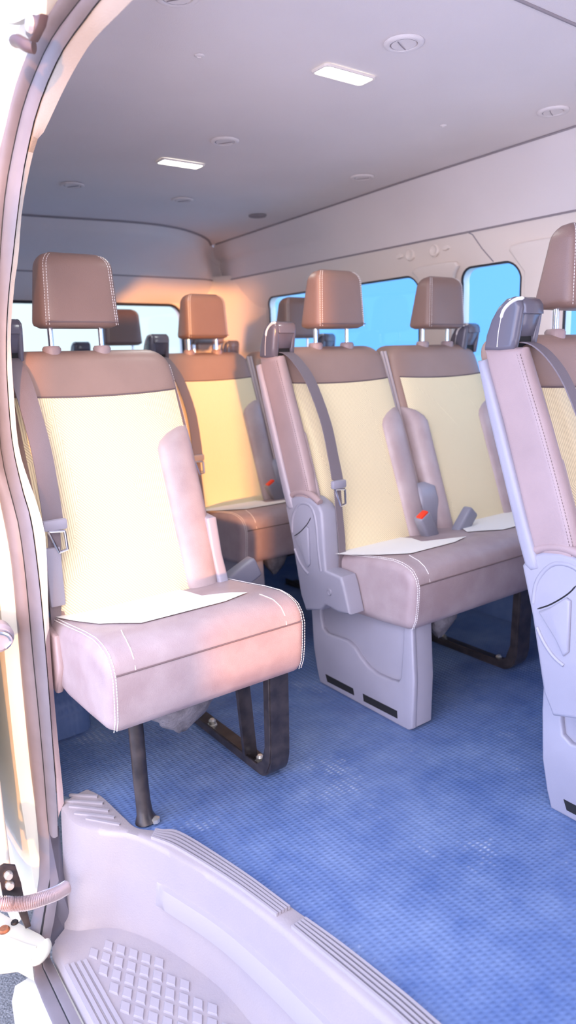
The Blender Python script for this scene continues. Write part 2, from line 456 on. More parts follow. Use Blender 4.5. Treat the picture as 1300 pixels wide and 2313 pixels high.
def belt(parent, pts, w=.046, tongue=None, low=None):
    P = cr(pts, 30)
    mb = MB().strap(P, (1, .15, 0), w, .0025)
    b = obj('seat_belt', mb, 'belt', parent, 60, label='grey webbing seat belt')
    if low:
        obj('belt_lower', MB().strap(cr(low, 16), (1, .1, 0), w*.62, .0025), 'belt', b)
    if tongue:
        t = Vector(tongue)
        m = MB(); m.box(t+Vector((0, -.004, .012)), (w*1.15, .016, .024), .005)
        obj('tongue_cover', m, 'plastic', b)
        m = MB()
        ring = [(-.016, 0), (.019, -.004), (.021, -.046), (.002, -.050)]
        for a, c in zip(ring, ring[1:]+ring[:1]):
            m.tube([t+Vector((a[0], -.008, a[1])), t+Vector((c[0], -.008, c[1]))], .0032, 8)
        obj('latch_tongue', m, 'chrome', b, label='metal latch tongue')
    return b
def buckle(parent, c, rot, red=True, sz=(.048, .036, .095)):
    R = rot.to_matrix().to_4x4()
    prof = MB(); m = MB()
    m.box(c, sz, .009, R, 3)
    b = obj('buckle', m, 'buckle', parent, 50, label='blue-grey seat belt buckle')
    top = Vector(c)+R.to_3x3() @ Vector((0, -.004, sz[2]/2-.004))
    if red:
        obj('release_button', MB().box(top, (sz[0]*.72, sz[1]*.62, .016), .003, R), 'red', b, label='red release button')
    stem = Vector(c)-R.to_3x3() @ Vector((0, 0, sz[2]/2))
    obj('buckle_stalk', MB().box(stem, (sz[0]*.55, sz[1]*.35, .05), .004, R), 'buckle', b)
    return b
def bracket(parent, x0, x1, brace=True):
    """bent steel strap leg running down into a floor rail"""
    xm = (x0+x1)/2; w = x1-x0
    path = [(xm, 1.262, .285), (xm, 1.266, .10), (xm, 1.270, .055), (xm, 1.282, .025), (xm, 1.305, .008), (xm, 1.335, .004), (xm, 1.50, .004), (xm, 1.70, .004)]
    g = obj('leg_bracket', MB().strap(cr(path, 40), (1, 0, 0), w, .007), 'black_metal', parent, 50, label='black bent steel leg bracket')
    # upright flange along the inner edge
    fl = [(1.262, .285), (1.266, .10), (1.272, .052), (1.287, .020), (1.31, .004), (1.70, .004), (1.70, .026), (1.33, .026), (1.305, .045), (1.290, .09), (1.285, .285)]
    obj('flange', MB().slab(fl, x0-.003, x0+.004, .0015, 1), 'black_metal', g)
    if brace:
        obj('brace', MB().strap([(xm-.01, 1.385, .01), (xm-.035, 1.375, .285)], (1, .0, 0), .036, .012), 'black_metal', g)
    for y in (1.355, 1.592):
        b = MB().lathe([(.001, .006), (.014, .007), (.014, .011), (.0105, .012), (.0105, .022), (.006, .027), (.001, .027)], (xm, y, 0), n=8)
        obj('floor_bolt', b, 'bolt', g, label='shiny zinc floor bolt')
    return g
def felt(parent, c, s):
    m = MB(); rs = []; N = 18
    for i in range(11):
        q = i/10; r = math.sin(PI*(.08+.92*q)/2) if q < 1 else 1
        z = c[2]-s[2]+s[2]*q
        rs.append([(c[0]+s[0]*r*math.cos(2*PI*k/N)*(1+.12*math.sin(3*k+i)), c[1]+s[1]*r*math.sin(2*PI*k/N)*(1+.1*math.cos(2*k+i)), z+.004*math.sin(5*k)) for k in range(N)])
    return obj('felt_pad', m.rings(rs), 'felt', parent, 80, label='grey fibrous pad under the seat')

# ------------------------------------------------------------------ the bench seat (first copy = middle row)
ORG = Vector((1.66, 1.40, 0))
bench = empty('bench_seat', ORG, 'two-place cream-backed bench seat in mid photo, between the single seat and the cut-off front bench', 'seat', 'two-place bench seats on the window side')
XA, XB = 1.436, 1.902
backrest(bench, XA); backrest(bench, XB, .118, .145)
headrest(bench, 1.452); headrest(bench, 1.922)
v = [(0, 1.236), (.35, 1.25), (.7, 1.275), (1, 1.31)]
cushion(bench, 1.262, 2.105, [
    ([(0, 1.236), (.35, 1.25), (.75, 1.285), (1, 1.345)], [(0, 1.515), (.3, 1.52), (.62, 1.485), (.74, 1.53), (.9, 1.60), (1, 1.52)]),
    ([(0, 1.80), (.4, 1.72), (.7, 1.66), (.85, 1.70), (1, 1.74)], [(0, 2.06), (.4, 2.05), (.8, 2.03), (1, 1.97)])])
guide(bench, 1.206); guide(bench, 2.035)
belt(bench, [(1.254, 1.720, 1.020), (1.257, 1.69, 1.014), (1.266, 1.657, .985), (1.285, 1.628, .93), (1.30, 1.585, .82), (1.288, 1.535, .71), (1.272, 1.502, .66)], .042, (1.270, 1.500, .640),
     [(1.268, 1.50, .645), (1.266, 1.49, .57), (1.268, 1.482, .48), (1.262, 1.478, .40)])
# leather flank, piping and stitched edge of the outer side
fl = [(1.540, .60), (1.562, .68), (1.594, .77), (1.628, .86), (1.660, .94), (1.688, 1.01), (1.782, 1.01), (1.768, .96), (1.73, .86), (1.69, .74), (1.645, .60)]
st = MB()
FE = cr([(1.541, .615, 0), (1.562, .68, 0), (1.594, .77, 0), (1.628, .86, 0), (1.660, .94, 0), (1.684, 1.0, 0)], 40)
for o2 in (0, .006):
    st.dashes([(1.2085-o2*.35, p[0]+.0078+o2, p[1]) for p in FE], .0008)
flk = obj('leather_flank', MB().slab(fl, 1.205, 1.246, .018, 6), 'leather', bench, 50, extra=[(st, 'seam')])
sh = [(1.790, .985), (1.770, .988), (1.748, .93), (1.66, .68), (1.63, .60), (1.622, .575), (1.640, .566), (1.655, .575), (1.672, .62), (1.76, .88)]
shl = obj('back_shell', MB().slab(sh, 1.198, 1.655, .010, 4), 'plastic', bench, 50, label='grey plastic rear shell')
sh2 = obj('back_shell', MB().slab(sh, 1.690, 2.12, .008, 3), 'plastic', bench, 50, label='grey plastic rear shell')
# recliner cover
cov = [(1.664, .572), (1.648, .597), (1.617, .610), (1.58, .617), (1.544, .614), (1.508, .600), (1.492, .582), (1.486, .50), (1.480, .417), (1.414, .413), (1.403, .39), (1.379, .313), (1.431, .306), (1.483, .313), (1.503, .292), (1.576, .271), (1.600, .315), (1.635, .471)]
cv = obj('recliner_cover', MB().slab(cov, 1.203, 1.262, .009, 4), 'plastic', bench, 45, label='grey plastic recliner cover')
m = MB()
m.slab([(1.616, .487), (1.590, .503), (1.557, .532), (1.547, .528), (1.545, .423), (1.556, .410), (1.575, .44)], 1.196, 1.206, .005, 3)
obj('recline_lever', m, 'plastic', cv, 45)
gp = MB().tube([(1.2035, p[0], p[1]) for p in cr([(1.622, .49, 0), (1.592, .508, 0), (1.557, .538, 0), (1.54, .56, 0)], 12)], [.0008]+[.0017]*10+[.0008], 6)
m = MB(); m.tube([(1.203, p[0], p[1]) for p in cr([(1.620, .452, 0), (1.603, .425, 0), (1.580, .402, 0), (1.556, .390, 0)], 12)], .0042, 8)
m.tube([(1.2055, p[0], p[1]) for p in cr([(1.632, .50, 0), (1.625, .55, 0), (1.59, .592, 0), (1.54, .592, 0), (1.518, .55, 0), (1.51, .47, 0), (1.50, .41, 0)], 24)], .0055, 8)
obj('moulded_edge', m, 'plastic', cv, 60, extra=[(gp, 'slot')])
obj('cap', MB().lathe([(.001, 1.2015), (.006, 1.2015), (.0065, 1.199), (.009, 1.1995), (.010, 1.206)], (0, 1.462, .358), 'x', 16), 'plastic', cv)
obj('leather_cuff', MB().tube([(1.212, p[0], p[1]) for p in cr([(1.652, .60, 0), (1.62, .618, 0), (1.58, .626, 0), (1.545, .622, 0), (1.508, .606, 0)], 20)], .010, 10), 'leather', bench, 70)
# foot panel
back = [(1.648, .30), (1.648, .22), (1.640, .10), (1.616, .006), (1.27, .0), (1.232, .006), (1.236, .30)]
bp_ = obj('base_panel', MB().slab(back, 1.299, 1.368, .006, 3), 'plastic', bench, 40, label='grey plastic side base panel')
ringp = [(1.654, .305), (1.654, .227), (1.647, .111), (1.632, .04), (1.619, .0), (1.264, .0), (1.235, .001), (1.220, .012), (1.216, .15), (1.226, .31), (1.254, .31), (1.262, .20), (1.266, .145), (1.275, .130), (1.30, .124), (1.36, .122), (1.395, .130), (1.43, .150), (1.455, .172), (1.485, .182), (1.55, .178), (1.58, .176), (1.600, .188), (1.606, .22), (1.610, .305)]
rp = obj('moulded_frame', MB().slab(ringp, 1.285, 1.303, .006, 4), 'plastic', bp_, 45)
m = MB(); m.slab([(1.236, .0), (1.222, .012), (1.218, .15), (1.228, .31), (1.25, .31), (1.255, .0)], 1.295, 1.366, .008, 3)
obj('front_edge', m, 'plastic', bp_, 45)
for a in ([(1.588, .040), (1.460, .040), (1.455, .020), (1.579, .018)], [(1.417, .040), (1.278, .042), (1.276, .020), (1.413, .018)]):
    obj('vent_slot', MB().slab(a, 1.2838, 1.290, 0), 'slot', bp_, label='dark slot in the base panel')
bracket(bench, 1.80, 1.862, False)
felt(bench, (1.435, 1.265, .31), (.055, .045, .085))
obj('seat_frame', MB().box((1.74, 1.42, .278), (.70, .24, .03), .008), 'black_metal', bench, 40)
# pocket between the two backs, buckles
pk = obj('buckle_pocket', MB().slab([(1.510, .44), (1.515, .55), (1.53, .588), (1.56, .60), (1.58, .44)], 1.628, 1.712, .012, 3), 'plastic', bench, 50)
buckle(bench, Vector((1.578, 1.448, .488)), Matrix.Rotation(math.radians(-28), 3, 'Y').to_euler().to_quaternion() if False else Matrix.Rotation(math.radians(-30), 3, 'Y').to_quaternion())
buckle(bench, Vector((1.738, 1.435, .478)), Matrix.Rotation(math.radians(42), 3, 'Y').to_quaternion(), False)
div = MB()
for xx in (1.6625, 1.677):
    div.tube([(xx-.001, yf(z)+.030, z) for z in [.585+.43*i/14 for i in range(15)]], .0062, 8)
obj('centre_piping', div, 'piping', bench, 60)
buckle(bench, Vector((1.655, 1.53, .62)) if False else Vector((1.79, 1.60, .40)), Matrix.Rotation(.2, 3, 'Y').to_quaternion())

rows = [(-.82, 'two-place bench seat cut by the right edge of the photo, nearest the camera', 'front'),
        (.80, 'sunlit orange bench seat directly behind the cut-off-free middle bench', 'third'),
        (1.60, 'rearmost bench seat, only brown headrest showing against rear window', 'rear')]
rows[1] = (.80, 'bench seat lit orange by low sun, seen between the single seat and middle bench', 'third')
for dy, lab, _ in rows:
    c = dup(bench); c.location = (ORG.x, ORG.y+dy, 0); c['label'] = lab

# ------------------------------------------------------------------ the single seat
ORG = Vector((.68, 1.40, 0))
single = empty('passenger_seat', ORG, 'single leather seat with cream back standing on a black pole leg by the step', 'seat')
XC = .668
backrest(single, XC, .112, 0)
headrest(single, .642)
cushion(single, .443, .918, [([(0, .455), (.35, .472), (.7, .497), (1, .56)], [(0, .756), (.3, .758), (.6, .755), (.72, .80), (.9, .835), (1, .76)])])
guide(single, .425)
belt(single, [(.468, 1.720, 1.020), (.469, 1.69, 1.014), (.473, 1.655, .985), (.476, 1.62, .93), (.482, 1.578, .82), (.478, 1.54, .72), (.474, 1.52, .665)], .046, (.474, 1.515, .650),
     [(.472, 1.515, .65), (.470, 1.52, .58), (.462, 1.52, .48), (.458, 1.51, .40)])
obj('belt_sleeve', MB().box((.464, 1.515, .545), (.034, .014, .135), .004), 'plastic', single, 40)
obj('side_plate', MB().slab([(1.46, .43), (1.60, .44), (1.60, .30), (1.49, .285), (1.45, .36)], .432, .452, .006, 2), 'leather', single, 50)
obj('recliner_cover', MB().slab([(1.53, .612), (1.60, .62), (1.655, .60), (1.63, .50), (1.60, .415), (1.50, .40), (1.47, .42), (1.485, .46), (1.51, .52)], .862, .892, .008, 3), 'plastic', single, 45)
bracket(single, .853, .905)
pl = obj('pole_leg', MB().tube([(.548, 1.335, .30), (.549, 1.333, .10), (.550, 1.331, .05), (.551, 1.329, .022), (.552, 1.327, .004)], [.0165, .0165, .0165, .018, .025], 16), 'black_metal', single, 50, label='black steel tube leg with flared foot')
obj('floor_bolt', MB().lathe([(.001, .004), (.010, .005), (.010, .014), (.001, .017)], (.566, 1.308, 0), n=8), 'bolt', pl)
felt(single, (.625, 1.268, .31), (.085, .045, .085))
obj('seat_frame', MB().box((.69, 1.42, .278), (.40, .24, .03), .008), 'black_metal', single, 40)
buckle(single, Vector((1.005, 1.62, .405)), (Matrix.Rotation(math.radians(66), 3, 'Y')).to_quaternion(), False, (.062, .04, .125))
ORG = Vector((0, 0, 0))

# ------------------------------------------------------------------ setting
EDGE = [(-.8, .69), (.3, .67), (.6, .66), (.721, .652), (.825, .642), (.92, .628), (1.023, .612), (1.128, .592), (1.234, .562), (1.27, .531), (1.311, .510), (1.395, .498), (1.46, .485), (1.52, .45), (1.56, .43), (3.7, .43)]
def fz(x, y):
    q = 0
    if y < 1.25: q += .0035*math.sin(7*x+4.1*y+1)*math.sin(3.3*y-5*x)+.0022*math.sin(13*y+6*x)
    return q*min(1, max(0, (x-.7)/.15))*min(1, max(0, (1.2-y)/.25))
ys = [-.8+.04*i for i in range(113)]+[e[0] for e in EDGE]
ys = sorted(set(round(y, 4) for y in ys if y <= 3.7))
mb = MB(); NX = 44
mb.add([(lambda x: (x, y, fz(x, y)))(interp(EDGE, y)+(2.24-interp(EDGE, y))*j/NX) for y in ys for j in range(NX+1)],
       [(i*(NX+1)+j, i*(NX+1)+j+1, (i+1)*(NX+1)+j+1, (i+1)*(NX+1)+j) for i in range(len(ys)-1) for j in range(NX)])
struct('floor', mb, 'floor')
# wheel arch hump under the same vinyl
m = MB(); m.slab([(1.80, -.02), (1.80, .06), (1.83, .13), (1.90, .20), (2.02, .24), (2.3, .24), (2.45, .2), (2.52, -.02)], .40, .62, .04, 4)
struct('trim_1', m, 'floor')['label'] = 'vinyl-covered wheel arch hump'

# ceiling
def zc(x, y):
    z = interp([(-1, 1.655), (1.3, 1.652), (2.05, 1.640), (3.45, 1.606)], y)
    return z-.03*max(0, (.75-x)/.3)**2
HDR = cr([(.44, 3.16, 0), (.7, 3.15, 0), (.99, 3.13, 0), (1.435, 3.075, 0), (1.65, 3.10, 0), (1.81, 3.18, 0), (1.95, 3.30, 0), (2.06, 3.45, 0)], 40)
HT = [(p.x, p.y) for p in HDR]
mb = MB()
def cf(u, v):
    x = .44+(2.06-.44)*u; y1 = interp(HT, x); y = -.8+(y1+.8)*v
    return (x, y, zc(x, y))
mb.grid(cf, 30, 50); struct('ceiling', mb, 'headliner')
# cove between ceiling edge and upper window trim
def cov_f(u, v):
    y = -.8+4.35*v
    p = [(2.06, zc(2.06, y)), (2.10, zc(2.06, y)-.06), (2.128, 1.53), (2.140, 1.48), (2.146, 1.432)]
    k = u*(len(p)-1); i = min(int(k), len(p)-2); q = k-i
    return (p[i][0]+(p[i+1][0]-p[i][0])*q, y, p[i][1]+(p[i+1][1]-p[i][1])*q)
struct('wall_right_upper', MB().grid(cov_f, 12, 40), 'headliner')
def zlow(y): return 1.428
m = MB(); m.tube([(2.058, y, zc(2.06, y)-.003) for y in [-.8+.1*i for i in range(43)]], .0032, 6); struct('trim_2', m, 'groove')
m = MB(); m.tube([(2.144, y, 1.430) for y in [-.8+.1*i for i in range(43)]], .0035, 6); struct('trim_3', m, 'groove')
m = MB(); m.tube([(p.x, p.y, zc(p.x, p.y)-.002) for p in HDR], .006, 6); struct('trim_4', m, 'groove')
m = MB(); m.tube([(x, .945, zc(x, .945)-.001) for x in [.5+.078*i for i in range(21)]], .0035, 6); struct('trim_5', m, 'groove')

m = MB(); m.slab([(-.80, 1.29), (-.84, 1.29), (-.84, 1.68), (-.80, 1.68)], .46, 2.14, .004, 1); struct('front_light_baffle', m, 'headliner')  # added slab out of view, meant to dim the rear header
# a plate with rounded holes, in (y,z) set up at x
def rrect(y0, y1, z0, z1, r, n=6):
    out = []
    for cy, cz, a0 in ((y1-r, z1-r, 0), (y0+r, z1-r, 90), (y0+r, z0+r, 180), (y1-r, z0+r, 270)):
        for k in range(n+1):
            a = math.radians(a0+90*k/n); out.append((cy+r*math.cos(a), cz+r*math.sin(a)))
    return out
def plate(outer, holes, fn, thick):
    cu = bpy.data.curves.new('plate', 'CURVE'); cu.dimensions = '2D'; cu.fill_mode = 'BOTH'; cu.extrude = thick/2
    for loop in [outer]+holes:
        s = cu.splines.new('POLY'); s.points.add(len(loop)-1); s.use_cyclic_u = True
        for p, q in zip(s.points, loop): p.co = (q[0], q[1], 0, 1)
    o = bpy.data.objects.new('plate', cu); COL.objects.link(o)
    dg = bpy.context.evaluated_depsgraph_get(); me = bpy.data.meshes.new_from_object(o.evaluated_get(dg))
    mb = MB().add([fn(v.co) for v in me.vertices], [tuple(p.vertices) for p in me.polygons])
    bpy.data.objects.remove(o); bpy.data.curves.remove(cu); bpy.data.meshes.remove(me)
    return mb
WIN = [(.55, 1.42, .82, 1.31), (1.598, 1.855, .82, 1.312), (2.078, 3.13, .82, 1.312)]
def wx(z): return 2.205 if z < 1.25 else 2.205-(z-1.25)*.055/.18 if z < 1.43 else 2.15
outer = [(-.8, -.02), (3.53, -.02), (3.53, .6), (3.53, 1.0), (3.53, 1.25), (3.53, 1.432), (-.8, 1.432), (-.8, 1.25), (-.8, .6)]
holes = [rrect(*w, .055) for w in WIN]
struct('wall_right', plate(outer, holes, lambda c: (wx(c.y)+.02+c.z, c.x, c.y), .04), 'trim_pale')
for k, w in enumerate(WIN):
    R = rrect(w[0]-.002, w[1]+.002, w[2]-.002, w[3]+.002, .056, 8)
    m = MB(); pth = [(wx(z)+.003, y, z) for y, z in R]; pth += pth[:2]
    m.tube(pth, .005, 8, False)
    f = struct('window_%d' % (k+1), m, 'gasket')
    f['label'] = 'side window with dark rubber gasket'
    R2 = rrect(w[0]-.004, w[1]+.004, w[2]-.004, w[3]+.004, .056, 8)
    pn = MB().add([(wx(z)+.006, y, z) for y, z in R2], [tuple(range(len(R2)))])
    obj('pane', pn, 'glass_blue', f, label='blue tinted glass')
struct('baseboard_right', MB().slab([(-.8, -.01), (3.5, -.01), (3.5, .5), (-.8, .5)], 2.17, 2.19, .003, 1), 'floor')
# raised pillar covers between the windows
def cover(y0, y1, ztop, flare, name):
    P = [(y0, .80), (y0, 1.27), (y0-flare*.4, 1.30), (y0-flare, ztop-.02), (y0-flare+.01, ztop-.004), (y0+.02, ztop), (y1-.02, ztop), (y1+flare-.01, ztop-.004), (y1+flare, ztop-.02), (y1+flare*.4, 1.30), (y1, 1.27), (y1, .80)]
    m = MB(); m.slab(P, -.022, .0, .010, 3, tx=lambda q: (wx(q[2])+q[0]+.002, q[1], q[2]))
    return struct(name, m, 'trim_pale')
cover(1.884, 2.05, 1.342, .035, 'trim_6'); cover(1.45, 1.57, 1.365, .05, 'trim_7')
m = MB(); m.tube([(wx(z)-.001, y, z) for y, z in ((1.79, 1.43), (1.772, 1.42), (1.74, 1.369), (1.70, 1.32))], .002, 6); struct('trim_8', m, 'groove')

# rear end
def rearx(u): return .44+(2.2-.44)*u
def hdr_f(u, v):
    x = .44+(2.13-.44)*u
    y0 = interp(HT, min(x, 2.06)); z0 = zc(min(x, 2.06), y0)-max(0, x-2.06)*.8
    P = [(y0, z0), (y0+.05, z0-.05), (3.40, 1.47), (3.44, 1.43), (3.50, 1.36), (3.53, 1.31)]
    if y0 > 3.35: P[2] = (y0+.045, 1.47); P[3] = (y0+.05, 1.43)
    k = v*(len(P)-1); i = min(int(k), len(P)-2); q = k-i
    return (x+.03*v*u, P[i][0]+(P[i+1][0]-P[i][0])*q, P[i][1]+(P[i+1][1]-P[i][1])*q)
struct('wall_rear_upper', MB().grid(hdr_f, 36, 20), 'headliner')
m = MB(); m.tube([hdr_f(i/36, .60) for i in range(37)], .004, 6); struct('trim_9', m, 'groove')
RW = rrect(.55, 1.90, .90, 1.30, .07)
rear = plate([(.40, -.02), (2.25, -.02), (2.25, 1.45), (.40, 1.45)], [RW], lambda c: (c.x, 3.55+c.z, c.y), .04)
struct('wall_rear', rear, 'trim_pale')
m = MB(); pth = [(x, 3.53, z) for x, z in RW]; m.tube(pth+pth[:2], .008, 8, False)
f = struct('window_4', m, 'gasket'); f['label'] = 'rear window full of white sky'
obj('pane', MB().add([(x, 3.55, z) for x, z in rrect(.545, 1.905, .895, 1.305, .07)], [tuple(range(28))]), 'glass_clear', f)
# corner pillar
m = MB(); m.grid(lambda u, v: (1.985+.215*math.sin(u*PI/2), 3.515-.36*(1-math.cos(u*PI/2)), .5+.95*v), 12, 8)
struct('pillar_rear_corner', m, 'trim_pale')['label'] = 'pale rear corner pillar trim'

# door opening: seal, pillar trim and walls along the curves of the opening
S = [(.47, -.8, 1.57), (.466, .6, 1.566), (.464, 1.0, 1.561), (0.463, 1.196, 1.552), (0.461, 1.298, 1.538), (0.458, 1.356, 1.520), (0.453, 1.413, 1.489), (0.446, 1.471, 1.435), (0.441, 1.513, 1.400), (0.431, 1.545, 1.325), (0.416, 1.562, 1.201), (0.402, 1.583, 1.063), (0.392, 1.594, 0.935), (0.387, 1.592, 0.823), (0.385, 1.579, 0.723), (0.385, 1.560, 0.66), (0.385, 1.545, 0.581), (0.385, 1.556, 0.441), (0.385, 1.573, 0.297), (0.385, 1.586, 0.121), (0.385, 1.587, 0.053), (0.383, 1.575, -0.036), (0.370, 1.540, -0.141), (0.335, 1.463, -0.170), (0.295, 1.400, -0.200), (.287, 1.388, -.255), (.285, 1.33, -.262), (.282, 1.209, -.262), (.282, .6, -.262), (.282, -.8, -.262)]
Mi = [(.48, -.8, 1.55), (.478, .6, 1.546), (.476, 1.0, 1.541), (0.475, 1.141, 1.535), (0.474, 1.243, 1.529), (0.472, 1.314, 1.514), (0.465, 1.407, 1.469), (0.456, 1.475, 1.402), (0.446, 1.520, 1.330), (0.435, 1.551, 1.234), (0.422, 1.576, 1.116), (0.411, 1.596, 0.981), (0.402, 1.594, 0.832), (0.400, 1.554, 0.745), (0.400, 1.515, 0.680), (0.400, 1.503, 0.569), (0.400, 1.516, 0.380), (0.400, 1.524, 0.210), (0.400, 1.535, 0.072), (0.395, 1.53, -0.05), (0.385, 1.490, -0.120), (0.345, 1.424, -0.160), (0.312, 1.372, -0.195), (.307, 1.375, -.25), (.306, 1.33, -.256), (.305, 1.191, -.256), (.305, .6, -.256), (.305, -.8, -.256)]
I = [(.488, -.8, 1.532), (.486, .6, 1.528), (.484, 1.0, 1.523), (0.483, 1.108, 1.519), (0.483, 1.134, 1.517), (0.481, 1.220, 1.508), (0.479, 1.273, 1.495), (0.476, 1.334, 1.470), (0.471, 1.386, 1.435), (0.464, 1.428, 1.384), (0.459, 1.450, 1.349), (0.450, 1.483, 1.275), (0.441, 1.514, 1.197), (0.436, 1.536, 1.149), (0.427, 1.557, 1.060), (0.420, 1.561, 0.966), (0.412, 1.543, 0.843), (0.410, 1.500, 0.751), (0.410, 1.460, 0.687), (0.410, 1.450, 0.564), (0.410, 1.454, 0.451), (0.410, 1.465, 0.319), (0.410, 1.484, 0.146), (0.410, 1.488, 0.093), (0.408, 1.50, -0.03), (0.390, 1.47, -0.12), (0.362, 1.407, -0.165), (0.328, 1.366, -0.21), (.325, 1.37, -.25), (.324, 1.33, -.25), (.322, 1.178, -.25), (.322, .6, -.25), (.322, -.8, -.25)]
T = [(.493, -.8, 1.495), (.493, .6, 1.492), (0.493, 1.004, 1.489), (0.493, 1.141, 1.488), (0.491, 1.215, 1.474), (0.488, 1.285, 1.451), (0.483, 1.374, 1.414), (0.482, 1.404, 1.411), (0.479, 1.425, 1.395), (0.478, 1.455, 1.372), (0.468, 1.498, 1.300), (0.458, 1.519, 1.215), (0.454, 1.540, 1.179), (0.445, 1.571, 1.091), (0.440, 1.574, 1.041), (0.432, 1.564, 0.934), (0.427, 1.552, 0.841), (0.426, 1.520, 0.787), (0.425, 1.472, 0.742), (0.425, 1.440, 0.701), (0.425, 1.424, 0.672), (0.425, 1.429, 0.615), (0.425, 1.462, 0.456), (0.425, 1.480, 0.302), (0.425, 1.488, 0.138), (0.425, 1.490, 0.043), (0.424, 1.490, .014)]
NS = 150
# same parameter = same place along the opening: match by arc from the top front to the sill corner
Sr, Mr, Ir = resamp(cr(S, 400), NS), resamp(cr(Mi, 400), NS), resamp(cr(I, 400), NS)
def strip(A, B, bulge, n=8):
    """rounded rubber lip between two curves"""
    rows_ = []
    for a, b in zip(A, B):
        d = b-a; up = Vector((-1, -.45, 0)).normalized()
        rows_.append([a+d*k/n+up*bulge*math.sin(PI*k/n)**.7 for k in range(n+1)])
    m = MB(); m.add([p for r in rows_ for p in r], [(i*(n+1)+j, i*(n+1)+j+1, (i+1)*(n+1)+j+1, (i+1)*(n+1)+j) for i in range(len(rows_)-1) for j in range(n)])
    return m
seal = empty('door_seal', (0, 0, 0), 'grey-brown rubber seal curving round the open sliding door hole', 'door seal')
b1 = strip(Sr, Mr, .013); b2 = strip(Mr, Ir, .007)
obj('outer_bulb', b1, 'rubber', seal, 60); obj('inner_lip', b2, 'rubber', seal, 60)
obj('crease', MB().tube(Mr, .0022, 6), 'slot', seal, 60)
# pillar trim between the seal and the cabin
Ic = cr([p for p in I if p[2] > -.06], 300); Tc = cr(T, 300)
k_split = .70
m = MB(); A, B = resamp(Ic, 120), resamp(Tc, 120)
def strip2(A, B, bul, i0, i1, n=5):
    rows_ = []
    for i in range(i0, i1):
        a, b = A[i]+Vector((.003, .004, 0)), B[i]
        rows_.append([a+(b-a)*k/n+Vector((-1, -.6, 0)).normalized()*bul*math.sin(PI*k/n) for k in range(n+1)])
    m = MB(); m.add([p for r in rows_ for p in r], [(i*(n+1)+j, i*(n+1)+j+1, (i+1)*(n+1)+j+1, (i+1)*(n+1)+j) for i in range(len(rows_)-1) for j in range(n)])
    return m
zi = next(i for i in range(120) if B[i].z < .452); zj = next(i for i in range(120) if B[i].z < 1.403)
struct('trim_10', strip2(A, B, .004, 0, zj+1), 'cloth_trim')['label'] = 'cloth-covered upper door pillar trim'
struct('trim_11', strip2(A, B, .004, zj, zi+1), 'trim_cream')['label'] = 'cream plastic door pillar trim'
struct('trim_12', strip2(A, B, .004, zi, 120), 'leather')['label'] = 'mauve lower door pillar trim'
# inner side wall behind the trim
far = resamp([(.50, -.8, 1.66), (.50, 1.0, 1.66), (.49, 3.5, 1.64), (.44, 3.56, .9), (.43, 3.56, -.02)], 120)
m = MB(); m.add([p for a, b in zip(B, far) for p in (a, a.lerp(b, .5), b)], [(i*3+j, i*3+j+1, i*3+j+4, i*3+j+3) for i in range(119) for j in range(2)])
struct('wall_left', m, 'headliner')
# painted body side behind the seal
jam = [p+Vector((-.030, .012, .004)) for p in Sr]
iend = next(i for i, p in enumerate(Sr) if p.z < -.03)
top = resamp([(.45, -.8, 1.80), (.45, 1.2, 1.80), (.43, 2.6, 1.75), (.345, 2.6, .9), (.345, 2.6, -.5), (.345, 1.8, -.5)], iend)
rows_ = [(Sr[i], jam[i], jam[i].lerp(top[i], .15) if False else Vector((jam[i].x-.006, jam[i].y+(top[i].y-jam[i].y)*.12, jam[i].z+(top[i].z-jam[i].z)*.12)), top[i]) for i in range(iend)]
rows_.append((Vector((.37, 1.57, -.3)), Vector((.36, 1.57, -.3)), Vector((.350, 1.60, -.3)), Vector((.345, 2.0, -.5))))
m = MB(); m.add([p for r in rows_ for p in r], [(i*4+j, i*4+j+1, i*4+j+5, i*4+j+4) for i in range(iend) for j in range(3)])
struct('wall_left_outer', m, 'white_paint')
# sill outside the seal
m = MB(); m.slab([(.236, -.30), (.246, -.268), (.285, -.264), (.33, -.262), (.33, -.45), (.236, -.45)], -.8, 1.36, .004, 2, tx=lambda q: (q[1], q[0], q[2]))
struct('trim_13', m, 'white_paint')['label'] = 'white painted door sill'
struct('ground', MB().add([(-2, -1.5, -.70), (4, -1.5, -.70), (4, 6, -.70), (-2, 6, -.70)], [(0, 1, 2, 3)]), 'asphalt')

# the slid-back door with its fittings
door = empty('sliding_door', (.28, 1.9, -.3), 'white sliding door pushed open at the left edge of the photo', 'door')
ORG = Vector((.28, 1.9, -.3))
dp = [(1.505, -.15), (1.500, .55), (1.51, .60), (1.51, .64), (1.50, .67), (1.51, 1.0), (1.53, 1.4), (1.55, 1.50), (2.25, 1.50), (2.25, -.15)]
obj('door_panel', MB().slab(dp, .215, .300, .014, 4, tx=lambda q: (q[0]+.07*max(0, (q[2]-.75)/.75)**1.6, q[1], q[2])), 'white_paint', door, 40)
lt = obj('latch', MB().lathe([(.001, 1.474), (.024, 1.475), (.031, 1.482), (.033, 1.510)], (.326, 0, .448), 'y', 24), 'plastic', door, 40, label='round grey door latch')
obj('latch_hook', MB().tube(cr([(.322, 1.472, .466), (.340, 1.470, .456), (.346, 1.470, .440), (.334, 1.471, .428)], 12), .005, 8), 'chrome', lt)
UA = [(.405, 1.455, 1.64), (.405, 1.304, 1.562), (.405, 1.224, 1.530), (.405, 1.141, 1.511), (.405, 1.112, 1.500)]
ua = obj('upper_arm', MB().strap(cr(UA, 30), (0, -.2, 1), .024, .012), 'arm', door, 50, label='cream curved upper roller arm')
